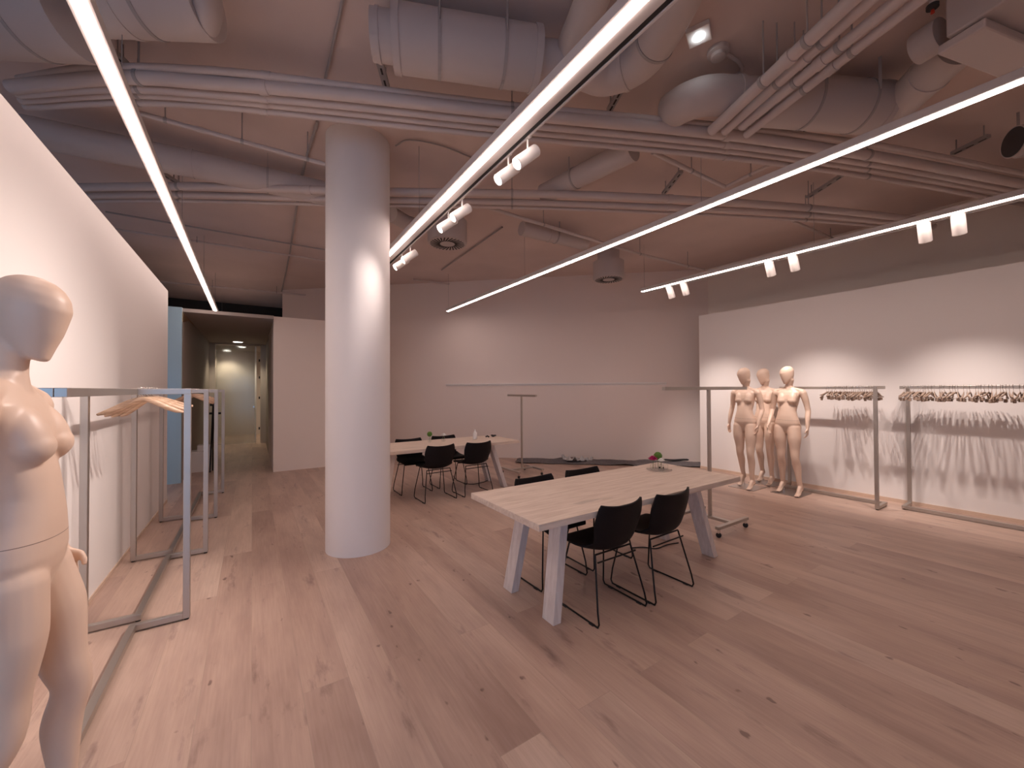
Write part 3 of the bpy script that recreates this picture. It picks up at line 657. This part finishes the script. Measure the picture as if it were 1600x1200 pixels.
# ------------------------------------------------------------------ chairs
def chair(label):
    t = thing('dining_chair', label, 'chair', (0, 0, 0), 0, 'black shell chairs')
    # faces +y, origin on the floor under the seat centre
    prof = [(.225, .442), (.20, .462), (.12, .462), (.02, .452), (-.07, .445), (-.13, .452), (-.175, .485), (-.20, .54), (-.215, .61), (-.226, .67), (-.236, .725), (-.243, .768)]
    wid = [.195, .215, .226, .230, .228, .215, .198, .205, .222, .226, .216, .196]
    wing = [.0, .004, .010, .022, .040, .058, .056, .058, .054, .050, .046, .040]
    pp = smoothpath([Vector((0, y, z)) for y, z in prof], 3); m = len(pp)
    def lerpa(A, f): f *= len(A)-1; i = min(int(f), len(A)-2); return A[i]*(1-(f-i)) + A[i+1]*(f-i)
    bm = bmesh.new(); K = 14; rows = []
    for i, c in enumerate(pp):
        f = i/(m-1); wd = lerpa(wid, f); wg = lerpa(wing, f)
        tn = (pp[min(i+1, m-1)]-pp[max(i-1, 0)]).normalized(); nr = Vector((0, -tn.z, tn.y)); 
        if nr.z < 0 and f < .4: nr = -nr
        if f >= .4 and nr.y < 0: nr = -nr
        row = []
        for k in range(K+1):
            s = -1+2*k/K; off = nr*wg*(abs(s)**2.6)
            dip = Vector((0, 0, .012*(abs(s)**2))) if f > .93 else Vector((0, 0, 0))
            row.append(bm.verts.new(c + Vector((s*wd, 0, 0)) + off + dip))
        rows.append(row)
    for a, b in zip(rows, rows[1:]):
        for k in range(K): bm.faces.new((a[k], a[k+1], b[k+1], b[k]))
    mb = MB(); mb.bm.free(); mb.bm = bm
    o = mb.build('seat_shell', M['leather'], t, smooth=True)
    s = o.modifiers.new('solid', 'SOLIDIFY'); s.thickness = .016; s.offset = 0
    s = o.modifiers.new('bev', 'BEVEL'); s.width = .004; s.segments = 2; s.limit_method = 'ANGLE'; s.angle_limit = 1.0
    R = .0062
    for q in (-1, 1):
        xb, xt = q*.235, q*.175
        pts = [(xt, .135, .435), (xb*.97, .19, .12), (xb, .20, .03), (xb, .185, R), (xb, .15, R), (xb, -.17, R), (xb, -.205, R), (xb, -.215, .03), (xb*.98, -.20, .10), (xt, -.125, .43)]
        MB().tube(pts, R, 10).build('leg_frame', M['rod'], t, smooth='auto')
        for y in (.12, -.15): MB().box((xb-.011, y-.02, 0), (xb+.011, y+.02, R*1.2), bev=.002).build('glide', M['rubber'], t)
    for y, z, w_, rr in ((.13, .435, .178, R), (-.12, .43, .178, R), (-.16, .395, .186, R*.9)): MB().tube([(-w_, y, z), (w_, y, z)], rr, 10).build('crossbar', M['rod'], t, smooth='auto')
    return t
c0 = chair('black shell chair closest to the camera, near side of the middle table')
cc = [(2.105, 2.065, 0.0, None), (2.635, 2.04, 0.02, 'black shell chair on the near side of the middle table, furthest from the column'),
      (2.08, 2.62, PI+.02, 'black shell chair across the middle table, nearest to the column'), (2.66, 2.64, PI-.02, 'black shell chair across the middle table, right of its neighbour'),
      (2.19, 5.37, .02, 'black shell chair with its back to us at the far table, next to the column'), (2.78, 5.36, .03, 'black shell chair with its back to us at the far table, right one'),
      (2.06, 5.93, PI, 'black shell chair behind the far table, half hidden beside the column'), (2.68, 6.0, PI, 'black shell chair behind the far table, behind the flowers')]
for k, (x, y, r, l) in enumerate(cc):
    if k == 0: c0.location = (x, y, 0)
    else: dup(c0, (x, y, 0), r, l)

# ------------------------------------------------------------------ table decor
def flower(loc, m, r, label, name, hstem=.09):
    t = thing(name, label, 'flower', loc)
    MB().tube([(0, 0, .006), (.004, .002, hstem*.5), (.002, 0, hstem)], .002, 6).build('stem', M['stem'], t)
    mb = MB()
    if name == 'moss_ball':
        mb.ell((0, 0, hstem+r*.8), (r, r, r))
        for k in range(160):
            d = Vector((random.gauss(0, 1), random.gauss(0, 1), random.gauss(0, 1))).normalized(); mb.ell(Vector((0, 0, hstem+r*.8))+d*r*.97, (.004, .004, .004), u=6, v=4)
    else:
        for ring, (nn, rr, zz, tilt) in enumerate(((9, .75, .35, .5), (7, .5, .55, .9), (5, .25, .75, 1.2))):
            for k in range(nn):
                a = 2*PI*k/nn+ring*.4
                mb.ell((rr*r*math.cos(a), rr*r*math.sin(a), hstem+zz*r), (r*.45, r*.34, r*.10), Euler((0, -tilt, a)).to_matrix(), 10, 6)
        mb.ell((0, 0, hstem+.45*r), (r*.4, r*.4, r*.4), u=10, v=8)
    mb.build('bloom', m, t, smooth=True); return t
def bottle(loc, r, h, label, m='glass', group=None):
    mb = MB().lathe([(r*.9, 0), (r, .004), (r, h*.62), (r*.55, h*.78), (r*.42, h*.82), (r*.42, h*.97), (r*.5, h), (r*.38, h), (r*.34, h*.82), (r*.45, h*.77), (r*.9, h*.6), (r*.9, .006)], seg=28)
    o = mb.build('glass_bottle' if m == 'glass' else 'bottle', M[m], smooth='auto', loc=loc); return tag(o, label, 'vase' if m == 'glass' else 'bottle', group)
ZT = .7405
tr = MB().lathe([(.105, 0), (.12, .004), (.122, .012), (.118, .012), (.104, .006)], (3.37, 2.50, ZT), 48).build('glass_tray', M['glass'], smooth='auto'); tag(tr, 'shallow round glass dish under the bud vases on the middle table', 'dish')
bs = [((3.315, 2.53), .026, .075, 'small glass bud vase holding the pink flower'), ((3.35, 2.46), .026, .07, 'small glass bud vase holding the white flower'),
      ((3.40, 2.535), .028, .085, 'small glass bud vase holding the green moss ball'), ((3.435, 2.475), .026, .07, 'empty glass bud vase at the right of the dish')]
for (x, y), r, h, l in bs: bottle((x, y, ZT+.0066), r, h, l, group=None)
flower((3.315, 2.53, ZT+.012), M['pink'], .042, 'magenta flower in a bud vase on the middle table', 'cut_flower', .085)
flower((3.35, 2.46, ZT+.012), M['white'], .030, 'white flower in a bud vase beside the magenta one', 'cut_flower', .08)
flower((3.40, 2.535, ZT+.012), M['green'], .040, 'round green moss ball on a stem on the middle table', 'moss_ball', .088)
ZT2 = .7405
bottle((2.28, 5.80, ZT2), .026, .075, 'glass bud vase holding the green ball on the far table')
flower((2.28, 5.80, ZT2+.006), M['green'], .038, 'green moss ball in a vase on the far table', 'moss_ball', .09)
bottle((2.50, 5.78, ZT2), .03, .075, 'glass bud vase with white blooms on the far table'); flower((2.50, 5.78, ZT2+.006), M['white'], .04, 'white blooms in a vase on the far table', 'cut_flower', .075)
bottle((3.02, 5.72, ZT2), .034, .16, 'white bottle standing alone on the far table', 'whiteplastic')
def blob(x, y, s, l):
    mb = MB(); random.seed(int(x*100))
    for k in range(5): mb.ell((x+random.uniform(-.5, .5)*s, y+random.uniform(-.3, .3)*s, ZT2+.012+.003*k), (s*.3, s*.2, .012), u=12, v=8)
    return tag(mb.build('black_cloth', M['rubber'], smooth=True), l, 'cloth')
blob(3.30, 5.80, .05, 'small black crumpled item on the far table, the left smaller one'); blob(3.52-.08, 5.86, .10, 'larger black crumpled item near the end of the far table')
def cable(pts, label):
    o = MB().tube(smoothpath([(x, y, .006) for x, y in pts], 6), .0055, 8).build('power_cable', M['rubber'], smooth='auto'); return tag(o, label, 'cable')
q = [at(x, y, 0) for x, y in ((985, 857), (1005, 856), (1025, 858), (1043, 852), (1060, 849))]
cable([(v.x, v.y) for v in q], 'black cable on the floor under the middle table')
q = [at(x, y, 0) for x, y in ((708, 744), (716, 752), (735, 757), (755, 754), (764, 750))]
cable([(v.x, v.y) for v in q], 'black cable on the floor under the far table')

# ------------------------------------------------------------------ floor cloth and ledge on the back wall
def sheet(corners, nx, ny, amp, name, m, label, cat, seed, th=.006, z0=.008):
    random.seed(seed); bm = bmesh.new(); a, b, c, d = [Vector((x, y, 0)) for x, y in corners]
    ph = [random.uniform(0, 6) for _ in range(6)]; rows = []
    for j in range(ny+1):
        row = []
        for i in range(nx+1):
            s, q = i/nx, j/ny; p = a.lerp(b, s).lerp(d.lerp(c, s), q)
            z = z0+amp*max(0, (.35*math.sin(13*s+ph[0]+3*q)+.3*math.sin(29*s+ph[1]-4*q)+.35*math.sin(7*s+9*q+ph[2]))) + random.uniform(0, amp*.08)
            ed = (.012*math.sin(40*s+ph[3]) if j in (0, ny) else 0)
            row.append(bm.verts.new((p.x+ed, p.y+ed, z)))
        rows.append(row)
    for r0, r1 in zip(rows, rows[1:]):
        for i in range(nx): bm.faces.new((r0[i], r0[i+1], r1[i+1], r1[i]))
    mb = MB(); mb.bm.free(); mb.bm = bm; o = mb.build(name, m, smooth=True)
    s = o.modifiers.new('solid', 'SOLIDIFY'); s.thickness = th; s.offset = 1
    return tag(o, label, cat)
def wp(p, off): return (p.x - Nn.x*off, p.y - Nn.y*off)
w0 = A + D*.75; w1 = B - D*.0
w0 = A + D*.53; 
sheet([wp(w0, .62), wp(w1, .62), wp(w1, .05), wp(w0, .05)], 90, 14, .05, 'floor_cloth', M['cloth'], 'long dark grey cloth spread along the foot of the back wall', 'cloth', 3)
pc = at(938, 722, 0)
w2 = A + D*1.60; sheet([wp(w2, .50), wp(w2+D*.5, .50), wp(w2+D*.55, .22), wp(w2-D*.12, .24)], 26, 12, .09, 'plastic_sheet', M['plastic'], 'crumpled translucent plastic sheet lying on the grey cloth', 'plastic sheet', 5, .003, .055)
w3 = B - D*.75
random.seed(9)
o = MB().tube(smoothpath([Vector((*wp(w3+D*.1*k, .22+.05*math.sin(k)), .075)) for k in range(6)], 4), [.02]+[.05]*19+[.02], 12, r2=[.01]+[.018]*19+[.01]).build('folded_cloth', M['rubber'], smooth=True); tag(o, 'dark folded bundle at the right end of the grey cloth', 'cloth')
la_, lb_ = A - D*((A.x-3.757)/D.x), A + D*((7.366-A.x)/D.x)
mb = MB(); mb.beam(Vector((*wp(la_, .02), 1.668)), Vector((*wp(lb_, .02), 1.668)), .04, .022)
mb.beam(Vector((*wp(la_, .002), 1.65)), Vector((*wp(lb_, .002), 1.65)), .006, .05)
tag(mb.build('wall_rail', M['whiteplastic']), 'long thin white rail fixed across the back wall', 'rail')

# ------------------------------------------------------------------ things at the corridor mouth
o = MB().box((-.98, 9.6, 0), (-.66, 9.95, .39), bev=.004).build('storage_box', M['box']); tag(o, 'white box on the corridor floor behind the racks', 'box')
o = MB().box((-.88, 9.66, .391), (-.68, 9.9, .50), bev=.004).build('storage_box', M['box']); tag(o, 'small white box stacked on the larger one in the corridor', 'box')
t = thing('black_stand', 'black stand with a crossbar leaning in the corridor above the white boxes', 'stand', (-.62, 9.4, 0))
MB().tube([(-.05, .05, 0), (.0, 0, 1.35)], .012, 10).build('leg', M['rod'], t); MB().tube([(.06, -.02, 0), (.0, 0, 1.35)], .012, 10).build('leg', M['rod'], t); MB().tube([(-.02, .25, 0), (.0, 0, 1.35)], .012, 10).build('leg', M['rod'], t)
MB().box((-.06, -.02, 1.10), (.12, .02, 1.14)).build('crossbar', M['rod'], t); MB().box((-.05, -.03, 1.26), (.03, .03, 1.40)).build('head', M['rubber'], t)

# ------------------------------------------------------------------ mannequins
def body_mesh(P, voxel):
    mb = MB()
    def limb(pts, r, r2=None, upv=None, seg=20): mb.tube(smoothpath(pts, 6), interp(r, (len(pts)-1)*6+1), seg, r2=interp(r2, (len(pts)-1)*6+1) if r2 else None, upv=upv)
    def interp(a, n):
        out = []
        for i in range(n):
            f = i/(n-1)*(len(a)-1); k = min(int(f), len(a)-2); q = f-k; q = q*q*(3-2*q)*.4+q*.6; out.append(a[k]*(1-q)+a[k+1]*q)
        return out
    # torso: z, half width, half depth, y centre
    T = [(.87, .02, .035, .005), (.905, .070, .060, .008), (.94, .128, .072, .010), (.98, .156, .087, .012), (1.02, .161, .093, .010), (1.07, .150, .090, .004), (1.13, .126, .084, -.008), (1.20, .109, .080, -.014), (1.26, .113, .081, -.010),
         (1.32, .125, .084, .004), (1.38, .136, .088, .006), (1.43, .148, .084, .010), (1.475, .155, .070, .014), (1.51, .125, .052, .016), (1.54, .070, .045, .018), (1.57, .05, .045, .016)]
    rings = []; seg = 36
    sway = P.get('sway', 0)
    for z, a, b, y in T:
        sx = sway*math.exp(-((z-1.0)/.14)**2)
        ring = []
        for k in range(seg):
            th = 2*PI*k/seg; c, s = math.cos(th), math.sin(th); e = .86
            ring.append(mb.bm.verts.new((sx + a*abs(c)**e*(1 if c > 0 else -1), y + b*abs(s)**e*(1 if s > 0 else -1), z)))
        rings.append(ring)
    for r0, r1 in zip(rings, rings[1:]):
        for k in range(seg): mb.bm.faces.new((r0[k], r0[(k+1) % seg], r1[(k+1) % seg], r1[k]))
    mb.bm.faces.new(rings[0][::-1]); mb.bm.faces.new(rings[-1])
    for s in (-1, 1):
        mb.ell((s*.070, -.058, 1.350), (.057, .054, .053), Euler((.1, 0, s*.25)).to_matrix())
        mb.ell((s*.070, -.046, 1.390), (.056, .052, .098), Euler((-.36, 0, s*.1)).to_matrix())
        mb.ell((s*.075+sway, .062, .965), (.085, .072, .090))
        mb.ell((s*.170, .012, 1.468), (.050, .046, .056))
        mb.tube([(s*.02, .012, 1.535), (s*.09, .012, 1.515), (s*.165, .012, 1.492)], [.030, .030, .034], 16)
    # neck and head
    hc = Vector(P.get('head', (0, -.030, 1.737))); q = Euler((math.radians(P.get('nod', 12)), 0, math.radians(P.get('turn', -28))), 'XYZ')
    hs = .95
    q = (Matrix.Rotation(math.radians(P.get('turn', -28)), 3, 'Z') @ Matrix.Rotation(math.radians(P.get('nod', 12)), 3, 'X'))
    mb.tube([(0, .018, 1.50), (0, .016, 1.57), hc+q @ Vector((0, .018, -.085)), hc+q @ Vector((0, .012, -.02))], [.058, .047, .043, .045], 24)
    Hs = [(-.131, .012, .016, -.066), (-.124, .028, .030, -.060), (-.105, .042, .054, -.036), (-.075, .054, .076, -.016), (-.035, .065, .090, -.006), (.005, .0735, .095, .0), (.045, .077, .100, .006),
          (.08, .070, .089, .010), (.106, .054, .068, .012), (.122, .033, .042, .013), (.129, .010, .012, .013)]
    rings = []
    for z, a, b, y in Hs:
        rings.append([mb.bm.verts.new(hc + q @ Vector((a*math.cos(2*PI*k/32), y+b*math.sin(2*PI*k/32), z))*hs) for k in range(32)])
    for r0, r1 in zip(rings, rings[1:]):
        for k in range(32): mb.bm.faces.new((r0[k], r0[(k+1) % 32], r1[(k+1) % 32], r1[k]))
    mb.bm.faces.new(rings[0][::-1]); mb.bm.faces.new(rings[-1])
    for s, key in ((1, 'L'), (-1, 'R')):
        g = P['leg'+key]; hip = Vector((s*.082+sway, .006, .955)); kn, an, ball, toe, heel = [Vector(v) for v in g]
        m1 = hip.lerp(kn, .35) + Vector((s*.008, -.006, 0)); m2 = hip.lerp(kn, .75); cf = kn.lerp(an, .3) + Vector((0, .014, 0)); c2 = kn.lerp(an, .7)
        limb([hip+Vector((-s*.010, .004, .10)), hip+Vector((s*.004, 0, .0)), m1, m2, kn, cf, c2, an], [.045, .084, .083, .060, .050, .051, .036, .030])
        mb.ell(kn+Vector((0, -.012, 0)), (.040, .038, .05))
        limb([an+Vector((0, 0, .02)), heel.lerp(an, .3), heel+Vector((0, 0, .01))], [.031, .032, .026])
        limb([heel+Vector((0, 0, .008)), heel.lerp(ball, .5)+Vector((0, 0, .022)), ball+Vector((0, 0, .004)), toe], [.024, .030, .036, .020], [.022, .026, .018, .012], upv=(0, 0, 1))
        limb([an, an.lerp(ball, .45)+Vector((0, -.008, .008)), ball+Vector((0, 0, .008))], [.028, .026, .020])
        for k in range(5):
            off = s*(.026-.0125*k)*-1; tl = (.030, .026, .022, .017, .012)[k]
            dirn = (toe-ball); dirn.z = 0; dirn.normalize(); side = Vector((-dirn.y, dirn.x, 0))
            b0 = toe + side*(-(.022-.011*k))*(-s)*-1
            mb.tube([b0-dirn*.02+Vector((0, 0, .002)), b0+dirn*tl*.7+Vector((0, 0, -.002))], [.009 if k else .011, .0075 if k else .010], 8)
        # arm
        sh, el, wr, hd, curl = [Vector(v) if not isinstance(v, (int, float)) else v for v in P['arm'+key]]
        limb([sh, sh.lerp(el, .35)+Vector((s*.004, 0, 0)), sh.lerp(el, .8), el, el.lerp(wr, .3), wr.lerp(el, .12), wr], [.047, .043, .035, .034, .035, .024, .021])
        d = (hd).normalized(); pn = Vector((-s, -.15, 0)); pn = (pn - d*pn.dot(d)).normalized(); sd = d.cross(pn).normalized()   # palm normal faces the thigh
        if sd.y > 0: sd = -sd          # sd = thumb side, forward
        pc = wr + d*.048
        mb.tube([wr-d*.01, wr+d*.02, pc, wr+d*.088], [.020, .029, .037, .036], 16, r2=[.018, .016, .0145, .012], upv=pn)
        for k in range(4):
            b0 = wr + d*.082 + sd*(.027-.018*k); Ls = (.070, .078, .072, .056)[k]; cu = curl*(1+.12*k)
            pts = [b0]; dirv = d.copy()
            for seg_, fr in enumerate((.45, .32, .23)):
                ang = cu*(.35, .6, .5)[seg_]; dirv = (dirv*math.cos(ang) + pn*math.sin(ang)).normalized(); pts.append(pts[-1]+dirv*Ls*fr)
            mb.tube([b0-d*.015]+pts, [.0095, .0098, .0092, .0085, .0068], 10)
        tb = wr + d*.022 + sd*.024
        mb.tube([tb-sd*.008, tb+(d*.55+sd*.65+pn*.2).normalized()*.030, tb+(d*.55+sd*.65+pn*.2).normalized()*.030+(d*.9+sd*.25+pn*.3).normalized()*.028, tb+(d*.55+sd*.65+pn*.2).normalized()*.030+(d*.95+sd*.1+pn*.3).normalized()*.046], [.014, .012, .0105, .008], 10)
    lean = P.get('lean', .05)
    for v in mb.bm.verts:
        f = min(1, max(0, (v.co.z-1.0)/.32)); v.co.y += lean*f*f*(3-2*f)
    bmesh.ops.recalc_face_normals(mb.bm, faces=mb.bm.faces)
    me = bpy.data.meshes.new('raw'); mb.bm.to_mesh(me); mb.bm.free()
    o = bpy.data.objects.new('raw', me); COL.objects.link(o)
    m = o.modifiers.new('r', 'REMESH'); m.mode = 'VOXEL'; m.voxel_size = voxel; m.use_smooth_shade = True
    m = o.modifiers.new('s', 'SMOOTH'); m.factor = .5; m.iterations = int(round(13*.006/voxel))
    dg = bpy.context.evaluated_depsgraph_get(); ev = o.evaluated_get(dg)
    nm = bpy.data.meshes.new_from_object(ev, depsgraph=dg)
    bpy.data.objects.remove(o); bpy.data.meshes.remove(me)
    nm.materials.clear(); nm.materials.append(M['mann'])
    for p in nm.polygons: p.use_smooth = True
    return nm
PA = dict(turn=-66, nod=20, sway=.012,
    legL=((.125, -.075, .52), (.135, -.045, .125), (.145, -.155, .024), (.150, -.205, .020), (.138, -.012, .075)),
    legR=((-.075, .015, .52), (-.085, .13, .165), (-.090, .045, .024), (-.092, -.005, .018), (-.083, .165, .13)),
    armL=((.178, .012, 1.475), (.225, .050, 1.205), (.212, -.020, .970), (-.06, -.14, -.98), .6),
    armR=((-.178, .012, 1.475), (-.245, .075, 1.20), (-.275, .085, .965), (-.05, -.06, -1), .6))
PB = dict(turn=-54, nod=17, sway=-.006,
    legL=((.120, -.065, .52), (.165, -.030, .125), (.178, -.14, .024), (.184, -.19, .020), (.166, .004, .075)),
    legR=((-.085, -.005, .52), (-.095, .065, .135), (-.100, -.04, .024), (-.103, -.09, .020), (-.094, .10, .095)),
    armL=((.178, .012, 1.475), (.235, .045, 1.205), (.255, .0, .965), (.02, -.15, -1), .8),
    armR=((-.178, .012, 1.475), (-.238, .055, 1.21), (-.205, -.11, 1.00), (.12, -.30, -.95), .45))
PF = dict(PA, turn=-14, nod=17, lean=.022, head=(0, -.030, 1.745))
meshA = body_mesh(PA, .005); meshF = body_mesh(PF, .0045); meshB = body_mesh(PB, .005)
def mannequin(mesh, loc, rz, label, plate=True, P=PA):
    t = thing('mannequin', label, 'mannequin', loc, rz, 'beige female mannequins')
    b = bpy.data.objects.new('body', mesh); COL.objects.link(b); b.parent = t; b.location = (0, 0, .006)
    MB().box((-.17, -.17, 0), (.21, .23, .007), bev=.002).build('base_plate', M['plate'], t)
    an = Vector(P['legR'][1]); MB().tube([(an.x+.0, an.y+.03, .006), (an.x, an.y+.006, .30)], .006, 8).build('support_rod', M['chrome'], t)
    return t
mm = mannequin(meshF, (-.595, 1.865, 0), PI/2, 'large beige mannequin cropped by the left picture edge'); mm.scale = (1.02, 1.02, 1.02)
mannequin(meshA, (6.45, 3.22, 0), -PI/2+.0, 'beige mannequin at the left of the group of three, head in profile')
mannequin(meshA, (6.98, 3.18, 0), -PI/2+.0, 'beige mannequin half hidden behind the other two of the group')
mannequin(meshB, (6.60, 2.68, 0), -PI/2+.0, 'beige mannequin at the right of the group, brightest lit head', P=PB)
